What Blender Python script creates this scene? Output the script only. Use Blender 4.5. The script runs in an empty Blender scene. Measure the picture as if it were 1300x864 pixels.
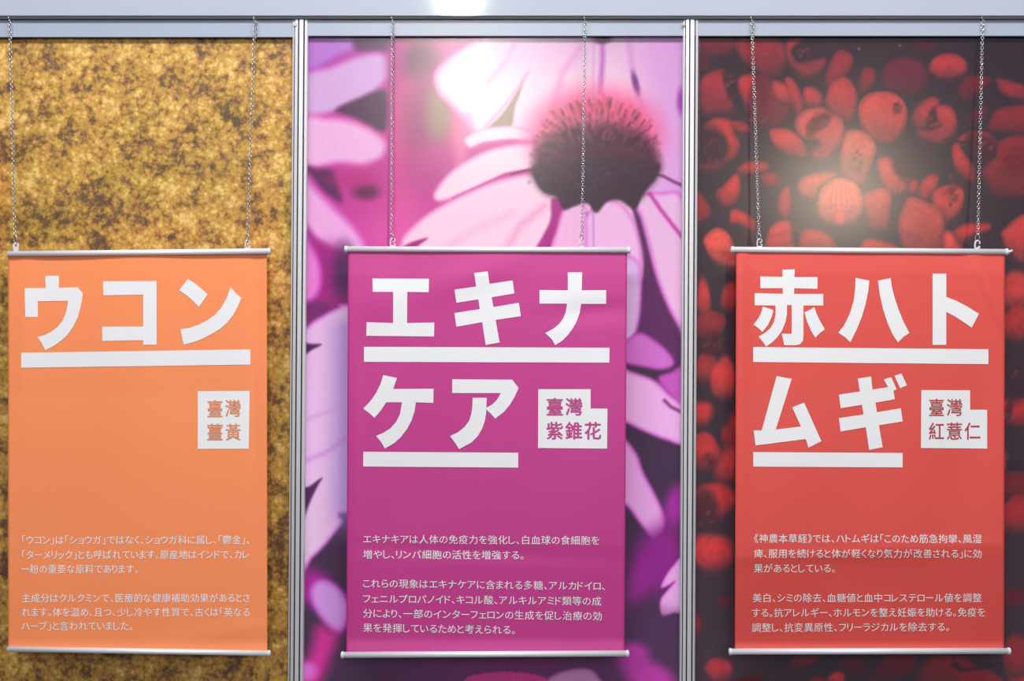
import bpy, bmesh, math, random
import numpy as np
from mathutils import Vector
from mathutils.geometry import tessellate_polygon

random.seed(7)
rng = np.random.default_rng(11)
C = bpy.context.scene.collection
sc = bpy.context.scene

# ------------------------------------------------------------------ camera, world, light, exposure
D = 3.4            # camera to wall, metres
S = 0.002          # metres per photo pixel on the wall plane
ZC = 1.63          # eye height

def P(px, py, d=0.0):
    """photo pixel -> world point at distance d in front of the wall"""
    k = (D - d) / D
    return Vector(((px - 650) * S * k, -d, ZC + (432 - py) * S * k))

cam_d = bpy.data.cameras.new('camera')
cam = bpy.data.objects.new('camera', cam_d); C.objects.link(cam)
cam.location = (0, -D, ZC); cam.rotation_euler = (math.pi/2, 0, 0)
cam_d.sensor_width = 36; cam_d.lens = 36 * D / (1300 * S)
cam_d.clip_start = 0.05; cam_d.clip_end = 100
sc.camera = cam

world = bpy.data.worlds.new('hall_ambient'); sc.world = world
world.use_nodes = True
wn = world.node_tree
wb = wn.nodes['Background']
tc = wn.nodes.new('ShaderNodeTexCoord'); sx = wn.nodes.new('ShaderNodeSeparateXYZ')
rp = wn.nodes.new('ShaderNodeValToRGB')
wn.links.new(tc.outputs['Generated'], sx.inputs[0]); 
mr = wn.nodes.new('ShaderNodeMapRange'); mr.inputs['From Min'].default_value = -1; mr.inputs['From Max'].default_value = 1
wn.links.new(sx.outputs['Z'], mr.inputs['Value']); wn.links.new(mr.outputs[0], rp.inputs[0])
rp.color_ramp.elements[0].position = 0.42; rp.color_ramp.elements[0].color = (0.23, 0.22, 0.24, 1)
rp.color_ramp.elements[1].position = 0.60; rp.color_ramp.elements[1].color = (0.80, 0.87, 1.0, 1)
wn.links.new(rp.outputs[0], wb.inputs[0]); wb.inputs[1].default_value = 0.40

def area(name, loc, target, sx_, sy_, power, col):
    l = bpy.data.lights.new(name, 'AREA'); l.shape = 'RECTANGLE'; l.size = sx_; l.size_y = sy_
    l.energy = power; l.color = col
    o = bpy.data.objects.new(name, l); C.objects.link(o); o.location = loc
    o.rotation_euler = (Vector(target) - Vector(loc)).to_track_quat('-Z', 'Y').to_euler()
    return o
def spot(name, loc, target, power, radius, col, ang=60, blend=0.6):
    l = bpy.data.lights.new(name, 'SPOT'); l.energy = power; l.color = col
    l.shadow_soft_size = radius; l.spot_size = math.radians(ang); l.spot_blend = blend
    o = bpy.data.objects.new(name, l); C.objects.link(o); o.location = loc
    o.rotation_euler = (Vector(target) - Vector(loc)).to_track_quat('-Z', 'Y').to_euler()
    return o
# added soft light overhead, placed for the falloff down the wall
area('added_soft_light', (0, -1.6, 4.0), (0, 0, 1.6), 4.6, 0.4, 112, (1.0, 0.98, 0.97))
# hall spotlights
spot('hall_spot', (-0.45, -8.0, 4.5), (0, 0, 2.0), 190, 0.10, (1.0, 0.93, 0.82), 30)
spot('hall_spot', (-0.34, -11.75, 4.43), (0, 0, 2.0), 420, 0.26, (1.0, 0.93, 0.84), 24)
spot('hall_spot', (2.29, -6.0, 2.69), (0.4, 0, 1.8), 95, 0.16, (1.0, 0.87, 0.68), 50)

sc.view_settings.view_transform = 'Standard'
sc.view_settings.look = 'None'
sc.view_settings.gamma = 1
sc.view_settings.use_curve_mapping = False
sc.view_settings.exposure = 0.12

# ------------------------------------------------------------------ materials
def lin(c):
    c = np.asarray(c, dtype=float) / 255.0
    return np.where(c <= 0.04045, c / 12.92, ((c + 0.055) / 1.055) ** 2.4)

def mat(name, rgb, rough=0.5, metal=0.0, coat=0.0, coat_rough=0.1, spec=0.5, bump=0.0, bscale=400, noise=0.0):
    m = bpy.data.materials.new(name); m.use_nodes = True
    nt = m.node_tree; b = nt.nodes['Principled BSDF']
    col = tuple(float(v) for v in lin(rgb)) + (1,)
    b.inputs['Base Color'].default_value = col
    b.inputs['Roughness'].default_value = rough
    b.inputs['Metallic'].default_value = metal
    b.inputs['Specular IOR Level'].default_value = spec
    b.inputs['Coat Weight'].default_value = coat
    b.inputs['Coat Roughness'].default_value = coat_rough
    t = nt.nodes.new('ShaderNodeTexCoord')
    n = nt.nodes.new('ShaderNodeTexNoise'); n.inputs['Scale'].default_value = bscale
    n.inputs['Detail'].default_value = 3
    nt.links.new(t.outputs['Object'], n.inputs['Vector'])
    if noise > 0:
        mx = nt.nodes.new('ShaderNodeMix'); mx.data_type = 'RGBA'
        mx.inputs[6].default_value = tuple(c * (1 - noise) for c in col[:3]) + (1,)
        mx.inputs[7].default_value = tuple(min(1, c * (1 + noise)) for c in col[:3]) + (1,)
        nt.links.new(n.outputs['Fac'], mx.inputs[0]); nt.links.new(mx.outputs[2], b.inputs['Base Color'])
    if bump > 0:
        bp = nt.nodes.new('ShaderNodeBump'); bp.inputs['Strength'].default_value = bump
        bp.inputs['Distance'].default_value = 0.001
        nt.links.new(n.outputs['Fac'], bp.inputs['Height']); nt.links.new(bp.outputs[0], b.inputs['Normal'])
    return m

M_LAM = mat('pale_laminate', (152, 163, 181), 0.35, coat=0.3, coat_rough=0.25, noise=0.04, bscale=8)
M_HEAD = mat('header_enamel', (160, 169, 184), 0.45, coat=0.9, coat_rough=0.06, noise=0.05, bscale=3)
M_ALU = mat('anodised_aluminium', (214, 214, 219), 0.36, metal=0.35, noise=0.06, bscale=40)
M_SLOT = mat('shaded_slot_metal', (96, 98, 108), 0.5, metal=0.5, noise=0.1)  # darker metal for groove faces, their shade put into the colour
M_GAP = mat('gap_shadow_dark', (52, 56, 64), 0.7, noise=0.1)  # dark colour standing in for the shade under the header
M_RAIL = mat('satin_rail', (232, 233, 238), 0.38, metal=0.25, noise=0.03, bscale=60)
M_CAP = mat('plastic_end_cap', (216, 217, 222), 0.4, noise=0.03, bscale=60)
M_STEEL = mat('chain_steel', (190, 190, 192), 0.25, metal=0.9, noise=0.1, bscale=200)
M_HOOK = mat('hook_plastic', (214, 210, 214), 0.4, noise=0.05, bscale=200)
M_FLOOR = mat('grey_carpet', (120, 120, 126), 0.95, bump=0.4, bscale=900, noise=0.2)
M_INK = mat('white_print', (232, 233, 236), 0.5, noise=0.02, bscale=20)

def fabric(name, rgb):
    m = mat(name, rgb, 0.5, bump=0.05, bscale=1500, noise=0.03)
    return m
FAB = [fabric('orange_fabric', (246, 142, 88)), fabric('magenta_fabric', (192, 56, 138)), fabric('red_fabric', (220, 78, 71))]
LABINK = [mat('orange_print', (226, 140, 95), 0.5), mat('magenta_print', (190, 62, 138), 0.5), mat('red_print', (178, 66, 72), 0.5)]

def print_mat(name, attr='print'):
    m = bpy.data.materials.new(name); m.use_nodes = True
    nt = m.node_tree; b = nt.nodes['Principled BSDF']
    a = nt.nodes.new('ShaderNodeAttribute'); a.attribute_name = attr
    t = nt.nodes.new('ShaderNodeTexCoord')
    n = nt.nodes.new('ShaderNodeTexNoise'); n.inputs['Scale'].default_value = 90; n.inputs['Detail'].default_value = 6
    nt.links.new(t.outputs['Object'], n.inputs['Vector'])
    mr = nt.nodes.new('ShaderNodeMapRange'); mr.inputs['To Min'].default_value = 0.93; mr.inputs['To Max'].default_value = 1.07
    nt.links.new(n.outputs['Fac'], mr.inputs['Value'])
    vm = nt.nodes.new('ShaderNodeVectorMath'); vm.operation = 'SCALE'
    nt.links.new(a.outputs['Color'], vm.inputs[0]); nt.links.new(mr.outputs[0], vm.inputs['Scale'])
    nt.links.new(vm.outputs[0], b.inputs['Base Color'])
    b.inputs['Roughness'].default_value = 0.21
    b.inputs['Specular IOR Level'].default_value = 0.5
    return m

# ------------------------------------------------------------------ object helpers
def link_mesh(name, me, m=None, parent=None, smooth=False):
    o = bpy.data.objects.new(name, me); C.objects.link(o)
    if m: me.materials.append(m)
    if parent: o.parent = parent
    if smooth:
        me.polygons.foreach_set('use_smooth', [True] * len(me.polygons))
    return o
def bm_obj(name, bm, m, parent=None, smooth=False):
    me = bpy.data.meshes.new(name); bm.to_mesh(me); bm.free()
    return link_mesh(name, me, m, parent, smooth)
def tag(o, label, cat, group=None):
    o['label'] = label; o['category'] = cat
    if group: o['group'] = group
def empty(name, loc):
    o = bpy.data.objects.new(name, None); C.objects.link(o); o.location = loc
    o.empty_display_size = 0.05
    return o
def box(bm, lo, hi):
    vs = [bm.verts.new((x, y, z)) for x in (lo[0], hi[0]) for y in (lo[1], hi[1]) for z in (lo[2], hi[2])]
    for f in ((0,1,3,2),(4,6,7,5),(0,4,5,1),(2,3,7,6),(0,2,6,4),(1,5,7,3)):
        bm.faces.new([vs[i] for i in f])
def hexa(bm, pts):
    """8 points: front quad (4, ccw) then back quad (4)"""
    vs = [bm.verts.new(p) for p in pts]
    for f in ((0,1,2,3),(7,6,5,4),(0,4,5,1),(1,5,6,2),(2,6,7,3),(3,7,4,0)):
        bm.faces.new([vs[i] for i in f])
def tube(bm, pts, r, seg=8, closed=False, rfun=None, flat=None):
    """sweep a circle along pts; flat = (normal, factor) squashes along one axis"""
    n = len(pts); rings = []
    up0 = None
    for i, p in enumerate(pts):
        a = pts[(i - 1) % n] if (closed or i > 0) else pts[0]
        b = pts[(i + 1) % n] if (closed or i < n - 1) else pts[-1]
        t = (Vector(b) - Vector(a)).normalized()
        if up0 is None:
            up0 = Vector((0, 1, 0)) if abs(t.y) < 0.8 else Vector((0, 0, 1))
        s = t.cross(up0)
        if s.length < 1e-6: s = t.orthogonal()
        s.normalize(); u = s.cross(t).normalized(); up0 = u
        rr = rfun(i) if rfun else r
        rings.append([bm.verts.new(Vector(p) + s * (rr * math.cos(2*math.pi*k/seg)) + u * (rr * math.sin(2*math.pi*k/seg))) for k in range(seg)])
    m = n if closed else n - 1
    for i in range(m):
        A, B = rings[i], rings[(i + 1) % n]
        for k in range(seg):
            bm.faces.new((A[k], A[(k+1) % seg], B[(k+1) % seg], B[k]))
    if not closed:
        bm.faces.new(rings[0][::-1]); bm.faces.new(rings[-1])

# ------------------------------------------------------------------ floor and wall shell
bm = bmesh.new(); box(bm, (-6, -14, -0.05), (6, 0.6, 0.0))
o = bm_obj('floor', bm, M_FLOOR); o['kind'] = 'structure'

POST = [(-116, -122), (382.8, 376.3), (876.2, 871.6), (1369, 1367)]    # centre x at py 0 and py 864
def post_x(i, py):
    a, b = POST[i]
    return a + (b - a) * py / 864
PY_FLOOR = 432 + ZC / S
PY_TOP = -40
wl, wr = P(-140, 0).x, P(1392, 0).x
bm = bmesh.new(); box(bm, (wl, 0.012, 0.0), (wr, 0.05, P(0, PY_TOP).z))
wall = bm_obj('wall_back', bm, M_LAM); wall['kind'] = 'structure'
for i in range(3):                       # the laminate panels behind the murals
    bm = bmesh.new()
    L = lambda py, d, i=i: P(post_x(i, py) + 6, py, d)
    R = lambda py, d, i=i: P(post_x(i + 1, py) - 6, py, d)
    hexa(bm, [L(PY_FLOOR-2, -0.002), R(PY_FLOOR-2, -0.002), R(PY_TOP, -0.002), L(PY_TOP, -0.002),
              L(PY_FLOOR-2, -0.011), R(PY_FLOOR-2, -0.011), R(PY_TOP, -0.011), L(PY_TOP, -0.011)])
    bm_obj('panel', bm, M_LAM, wall)
    bm = bmesh.new()                     # crossbar over each mural
    yb = (47.5, 46, 46)[i]
    hexa(bm, [L(yb, 0.014), R(yb, 0.014), R(2, 0.014), L(2, 0.014), L(yb, 0.0), R(yb, 0.0), R(2, 0.0), L(2, 0.0)])
    bmesh.ops.bevel(bm, geom=bm.edges[:], offset=0.0015, segments=2, affect='EDGES')
    bm_obj('crossbar', bm, M_LAM, wall)

# grooved upright posts: section across 40 mm (x in mm, depth in mm in front of the wall)
SEC = [(-19.5, 0), (-19.5, 14), (-18.6, 17), (-14.8, 18.4), (-14.6, 12), (-12.6, 12), (-12.4, 19.4), (-5.0, 20),
       (-4.8, 10), (-1.6, 10), (-1.4, 20), (8.4, 20), (8.6, 10), (12.0, 10), (12.2, 19.4), (17.8, 17.4), (19.5, 14), (19.5, 0)]
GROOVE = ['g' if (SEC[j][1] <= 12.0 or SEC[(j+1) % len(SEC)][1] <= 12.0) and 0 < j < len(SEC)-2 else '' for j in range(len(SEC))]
for i in range(4):
    bm = bmesh.new()
    k = []
    for py in (24.2, PY_FLOOR - 1):
        c = P(post_x(i, py), py, 0.0)
        k.append([bm.verts.new((c.x + x * 0.001, -dd * 0.001, c.z)) for x, dd in SEC])
    n = len(SEC)
    for j in range(n):
        f = bm.faces.new((k[0][j], k[1][j], k[1][(j+1) % n], k[0][(j+1) % n]))
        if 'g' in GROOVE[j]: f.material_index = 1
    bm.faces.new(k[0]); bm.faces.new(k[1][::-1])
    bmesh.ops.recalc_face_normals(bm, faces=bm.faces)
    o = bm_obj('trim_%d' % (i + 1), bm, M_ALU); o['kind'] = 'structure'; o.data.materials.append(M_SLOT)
    bm = bmesh.new()                     # the lock screw near the top of the post
    c = P(post_x(i, 31) - 8.0, 31, 0.019)
    tube(bm, [c, c + Vector((0, -0.0035, 0))], 0.0045, 12)
    q = bm_obj('lock_screw', bm, M_STEEL, o)

# header beam over the posts
bm = bmesh.new(); box(bm, (wl, -0.024, P(0, 20.6, 0.024).z), (wr, 0.03, P(0, -46).z))
bmesh.ops.bevel(bm, geom=bm.edges[:], offset=0.002, segments=2, affect='EDGES')
hd = bm_obj('trim_5', bm, M_HEAD); hd['kind'] = 'structure'
bm = bmesh.new(); box(bm, (wl, -0.0225, P(0, 24.0, 0.0225).z), (wr, 0.0, P(0, 20.2, 0.0225).z))  # dark strip modelled in place of the shadow below the header
bm_obj('shadow_strip', bm, M_GAP, hd)

# ------------------------------------------------------------------ mural painting (the printed pictures)
def spline(pts, n=6):
    p = np.asarray(pts, float); N = len(p); out = []
    for i in range(N):
        p0, p1, p2, p3 = p[i-1], p[i], p[(i+1) % N], p[(i+2) % N]
        for t in np.linspace(0, 1, n, endpoint=False):
            out.append(0.5 * ((2*p1) + (-p0+p2)*t + (2*p0-5*p1+4*p2-p3)*t*t + (-p0+3*p1-3*p2+p3)*t**3))
    return np.array(out)
def smooth(a, b, x):
    t = np.clip((x - a) / (b - a), 0, 1); return t * t * (3 - 2 * t)

class Canvas:
    def __init__(s, xs, ys, base):
        s.X, s.Y = np.meshgrid(xs, ys)
        s.c = np.ones(s.X.shape + (3,)) * np.asarray(base, float)
    def sub(s, x0, y0, x1, y1):
        xs, ys = s.X[0], s.Y[:, 0]
        a, b = np.searchsorted(xs, [x0, x1]); c, d = np.searchsorted(ys, [y0, y1])
        return slice(c, d), slice(a, b)
    def mix(s, sl, col, al):
        col = np.asarray(col, float)
        s.c[sl] = s.c[sl] * (1 - al[..., None]) + col * al[..., None]
    def grad(s, f):                       # f(X,Y)->alpha, colour pairs
        for col, al in f: s.mix((slice(None), slice(None)), col, al)
    def ell(s, cx, cy, rx, ry, col, rot=0, soft=0.3, a=1.0):
        m = max(rx, ry) * (1 + soft) + 2
        sl = s.sub(cx - m, cy - m, cx + m, cy + m)
        X, Y = s.X[sl] - cx, s.Y[sl] - cy
        if X.size == 0: return
        r = math.radians(rot); u = X*math.cos(r) + Y*math.sin(r); v = -X*math.sin(r) + Y*math.cos(r)
        q = np.sqrt((u/rx)**2 + (v/ry)**2)
        s.mix(sl, col, a * (1 - smooth(1 - soft, 1 + soft, q)))
    def poly(s, pts, col, soft=2.5, core=None, rim=10, a=1.0, curved=True):
        q = spline(pts) if curved else np.asarray(pts, float)
        m = soft + 2
        sl = s.sub(q[:,0].min()-m, q[:,1].min()-m, q[:,0].max()+m, q[:,1].max()+m)
        X, Y = s.X[sl], s.Y[sl]
        if X.size == 0: return
        d2 = np.full(X.shape, 1e9); ins = np.zeros(X.shape, bool)
        for i in range(len(q)):
            ax, ay = q[i]; bx, by = q[(i+1) % len(q)]
            ex, ey = bx-ax, by-ay; L = ex*ex+ey*ey + 1e-9
            t = np.clip(((X-ax)*ex + (Y-ay)*ey)/L, 0, 1)
            d2 = np.minimum(d2, (X-ax-t*ex)**2 + (Y-ay-t*ey)**2)
            cond = ((ay > Y) != (by > Y))
            with np.errstate(divide='ignore', invalid='ignore'):
                xi = ax + (Y-ay)*ex/(ey if abs(ey) > 1e-9 else 1e-9)
            ins ^= cond & (X < xi)
        sd = np.where(ins, -np.sqrt(d2), np.sqrt(d2))
        s.mix(sl, col, a * (1 - smooth(-soft, soft, sd)))
        if core is not None:
            s.mix(sl, core, a * smooth(-0.25*rim, 0.75*rim, -sd))
    def line(s, pts, col, w=2, soft=2, a=1.0):
        q = np.asarray(pts, float); m = w + soft + 2
        sl = s.sub(q[:,0].min()-m, q[:,1].min()-m, q[:,0].max()+m, q[:,1].max()+m)
        X, Y = s.X[sl], s.Y[sl]
        if X.size == 0: return
        d2 = np.full(X.shape, 1e9)
        for i in range(len(q)-1):
            ax, ay = q[i]; bx, by = q[i+1]; ex, ey = bx-ax, by-ay; L = ex*ex+ey*ey+1e-9
            t = np.clip(((X-ax)*ex+(Y-ay)*ey)/L, 0, 1)
            d2 = np.minimum(d2, (X-ax-t*ex)**2+(Y-ay-t*ey)**2)
        s.mix(sl, col, a*(1-smooth(w-soft, w+soft, np.sqrt(d2))))
def T(o, s, pts): return [(o[0]+x/s, o[1]+y/s) for x, y in pts]
def vnoise(X, Y, cell, seed):
    r = np.random.default_rng(seed)
    x = (X + 500) / cell; y = Y / cell
    xi, yi = np.floor(x).astype(int), np.floor(y).astype(int); fx, fy = x-xi, y-yi
    g = r.random((yi.max()+3, xi.max()+3))
    fx = fx*fx*(3-2*fx); fy = fy*fy*(3-2*fy)
    return (g[yi, xi]*(1-fx)*(1-fy)+g[yi, xi+1]*fx*(1-fy)+g[yi+1, xi]*(1-fx)*fy+g[yi+1, xi+1]*fx*fy)

EXPO = 0.12
YS_ = [40, 80, 200, 290, 400, 500, 600, 700, 780, 864, 1250]
def light_level(Y):                       # how strongly the lamps light the wall, measured on a white card
    return 2**EXPO*np.interp(Y, YS_, [1.28, 1.26, 1.13, 1.05, 0.90, 0.82, 0.75, 0.69, 0.66, 0.63, 0.55])
def sheen_level(Y):                       # the vinyl's own sheen, measured on a black card
    return 0.45*2**EXPO*np.interp(Y, YS_, [.036, .036, .030, .024, .018, .013, .010, .008, .007, .007, .006])

def mural(name, i, x0f, x1f, ytop, step, base, painter, material, label, raw=False):
    """grid mesh between posts i and i+1, colours kept in a float attribute"""
    xa, xb = x0f, x1f
    xs = np.arange(xa, xb + step, step)
    ys = np.concatenate([np.arange(ytop, 872, step), np.arange(872, PY_FLOOR - 20, 12)])
    cv = Canvas(xs, ys, base)
    painter(cv)
    W, H = len(xs), len(ys)
    lean0 = np.array([post_x(i, y) - post_x(i, 432) for y in ys]); lean1 = np.array([post_x(i+1, y) - post_x(i+1, 432) for y in ys])
    u = (xs - xs[0]) / (xs[-1] - xs[0])
    XX = xs[None, :] + lean0[:, None]*(1-u)[None, :] + lean1[:, None]*u[None, :]
    # the picture is drawn at its own place; the sheet edges follow the posts
    co = np.zeros((H, W, 3)); co[..., 0] = (XX - 650)*S; co[..., 1] = 0.0; co[..., 2] = ZC + (432 - ys)[:, None]*S
    idx = np.arange(H*W).reshape(H, W)
    quads = np.stack([idx[1:, :-1], idx[1:, 1:], idx[:-1, 1:], idx[:-1, :-1]], -1).reshape(-1, 4)
    me = bpy.data.meshes.new(name)
    me.vertices.add(H*W); me.vertices.foreach_set('co', co.reshape(-1))
    me.loops.add(len(quads)*4); me.loops.foreach_set('vertex_index', quads.reshape(-1).astype(np.int32))
    me.polygons.add(len(quads)); me.polygons.foreach_set('loop_start', np.arange(0, len(quads)*4, 4, dtype=np.int32))
    me.update(calc_edges=True); me.validate()
    at = me.color_attributes.new('print', 'FLOAT_COLOR', 'POINT')
    rgba = np.ones((H, W, 4))
    if raw: rgba[..., :3] = cv.c
    else: rgba[..., :3] = np.clip((lin(np.clip(cv.c, 0, 255)) - sheen_level(ys)[:, None, None]) / light_level(ys)[:, None, None], 0.006, 0.9)
    at.data.foreach_set('color', rgba.reshape(-1).astype(np.float32))
    o = link_mesh(name, me, material)
    sm = o.modifiers.new('thickness', 'SOLIDIFY'); sm.thickness = 0.0012; sm.offset = -1
    tag(o, label, 'mural', 'printed murals on the wall panels')
    return o

# --- yellow powder mural: attribute red = darkness, green = olive tint, blue = orange tint
def paint_powder(cv):
    for (x, y, rx, ry, v) in [(245,65,26,14,.8),(229,99,24,12,.7),(38,69,22,14,.8),(134,84,14,8,.6),(290,141,20,22,.75),(283,180,26,13,.95),
        (229,206,26,14,.9),(183,199,24,16,.85),(115,248,28,14,.8),(57,279,42,24,.65),(134,290,36,26,.75),(11,115,17,7,1.0),(76,118,12,8,.7),
        (50,183,24,14,.6),(92,172,18,10,.6),(8,190,14,14,.5),(200,170,24,12,.5),(320,55,30,8,.5),(20,300,16,20,.6),(360,60,14,6,.4),
        (180,250,24,12,.4),(355,420,14,30,.3),(350,560,14,30,.55),(352,700,14,40,.5),(5,560,8,60,.35),(4,440,8,40,.4),(8,760,12,60,.5),(120,850,60,12,.4),(300,850,60,12,.3)]:
        cv.ell(x, y, rx*1.15, ry*1.15, (v, cv.c[0,0,1], 0), soft=0.65, a=0.8)
    for (x, y, rx, ry, v) in [(290,141,24,24,.8),(160,240,40,20,.5),(57,285,44,24,.9),(362,270,10,60,.8),(180,240,40,22,.5),(362,500,10,90,.5),(5,400,10,80,.7),(15,560,10,60,.4)]:
        al = np.exp(-(((cv.X-x)/rx)**2+((cv.Y-y)/ry)**2)); cv.c[..., 1] = np.maximum(cv.c[..., 1], v*al)
    for (x, y, rx, ry, v) in [(332,290,28,50,.8),(352,150,20,40,.4),(350,380,22,60,.8),(2,240,9,90,1.0),(350,120,25,30,.3),(200,290,60,25,.4)]:
        al = np.exp(-(((cv.X-x)/rx)**2+((cv.Y-y)/ry)**2)); cv.c[..., 2] = np.maximum(cv.c[..., 2], v*al)
    low = smooth(480, 820, cv.Y); cv.c[..., 0] = np.maximum(cv.c[..., 0], 0.25*low)

def powder_mat():
    m = bpy.data.materials.new('powder_print'); m.use_nodes = True
    nt = m.node_tree; b = nt.nodes['Principled BSDF']; N = nt.nodes.new; L = nt.links.new
    t = N('ShaderNodeTexCoord'); a = N('ShaderNodeAttribute'); a.attribute_name = 'print'
    sp = N('ShaderNodeSeparateColor'); L(a.outputs['Color'], sp.inputs[0])
    def noise(scale, det, rough, dist=0.0):
        n = N('ShaderNodeTexNoise'); n.inputs['Scale'].default_value = scale; n.inputs['Detail'].default_value = det
        n.inputs['Roughness'].default_value = rough; n.inputs['Distortion'].default_value = dist
        L(t.outputs['Object'], n.inputs['Vector']); return n.outputs['Fac']
    def math_(op, x, y):
        q = N('ShaderNodeMath'); q.operation = op
        for k, v in enumerate((x, y)):
            if isinstance(v, (int, float)): q.inputs[k].default_value = v
            else: L(v, q.inputs[k])
        return q.outputs[0]
    n1 = noise(13, 8, 0.60, 0.2); n2 = noise(50, 4, 0.6, 0.1); n3 = noise(26, 2, 0.5, 0.0)
    def vor(scale, warp, sm):
        nv = N('ShaderNodeTexNoise'); nv.inputs['Scale'].default_value = scale*0.7; L(t.outputs['Object'], nv.inputs['Vector'])
        sv = N('ShaderNodeVectorMath'); sv.operation = 'SCALE'; sv.inputs['Scale'].default_value = warp; L(nv.outputs['Color'], sv.inputs[0])
        wv = N('ShaderNodeVectorMath'); wv.operation = 'ADD'; L(t.outputs['Object'], wv.inputs[0]); L(sv.outputs[0], wv.inputs[1])
        vo = N('ShaderNodeTexVoronoi'); vo.feature = 'SMOOTH_F1'; vo.inputs['Scale'].default_value = scale
        vo.inputs['Smoothness'].default_value = sm; L(wv.outputs[0], vo.inputs['Vector'])
        return vo.outputs['Distance']
    d1 = vor(64, 0.018, 0.35); d2 = vor(140, 0.01, 0.3)
    v = math_('MULTIPLY', math_('SUBTRACT', n1, 0.5), 1.8)
    v = math_('ADD', v, math_('MULTIPLY', math_('SUBTRACT', n2, 0.5), 1.1))
    v = math_('ADD', v, math_('MULTIPLY', math_('SUBTRACT', n3, 0.5), 0.5))
    v = math_('SUBTRACT', v, math_('MULTIPLY', math_('SUBTRACT', d1, 0.36), 0.62))
    v = math_('SUBTRACT', v, math_('MULTIPLY', math_('SUBTRACT', d2, 0.36), 0.42))
    v = math_('SUBTRACT', v, math_('MULTIPLY', sp.outputs[0], 0.30))
    v = math_('ADD', v, 0.74)
    r = N('ShaderNodeValToRGB'); L(v, r.inputs[0])
    cols = [(0.0, (92,66,48)), (0.20, (112,82,50)), (0.38, (150,110,54)), (0.54, (180,136,60)), (0.74, (197,152,70)), (1.0, (226,190,114))]
    el = r.color_ramp.elements
    while len(el) < len(cols): el.new(0.5)
    for e, (p, c) in zip(el, cols): e.position = p; e.color = tuple(lin(c)) + (1,)
    def tint(src, fac, rgb, amt):
        x = N('ShaderNodeMix'); x.data_type = 'RGBA'; x.blend_type = 'MULTIPLY'
        x.inputs[7].default_value = rgb + (1,); L(src, x.inputs[6]); L(math_('MULTIPLY', fac, amt), x.inputs[0]); return x.outputs[2]
    g = noise(5, 3, 0.5)
    c = tint(r.outputs[0], sp.outputs[1], (0.80, 0.88, 0.62), 0.9)
    gr = N('ShaderNodeMapRange'); gr.inputs['From Min'].default_value = 0.5; gr.inputs['From Max'].default_value = 0.7; L(g, gr.inputs['Value'])
    c = tint(c, gr.outputs[0], (0.92, 0.97, 0.75), 0.8)
    c = tint(c, sp.outputs[2], (1.12, 0.92, 0.85), 0.9)
    L(c, b.inputs['Base Color'])
    b.inputs['Roughness'].default_value = 0.42
    return m
PM = powder_mat()
mural('mural', 0, post_x(0, 432) + 9.5, post_x(1, 432) - 9.5, 47.5, 4, (0, 0, 0), paint_powder, PM,
      'mural print of yellow turmeric powder behind the orange banner', raw=True)

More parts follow.
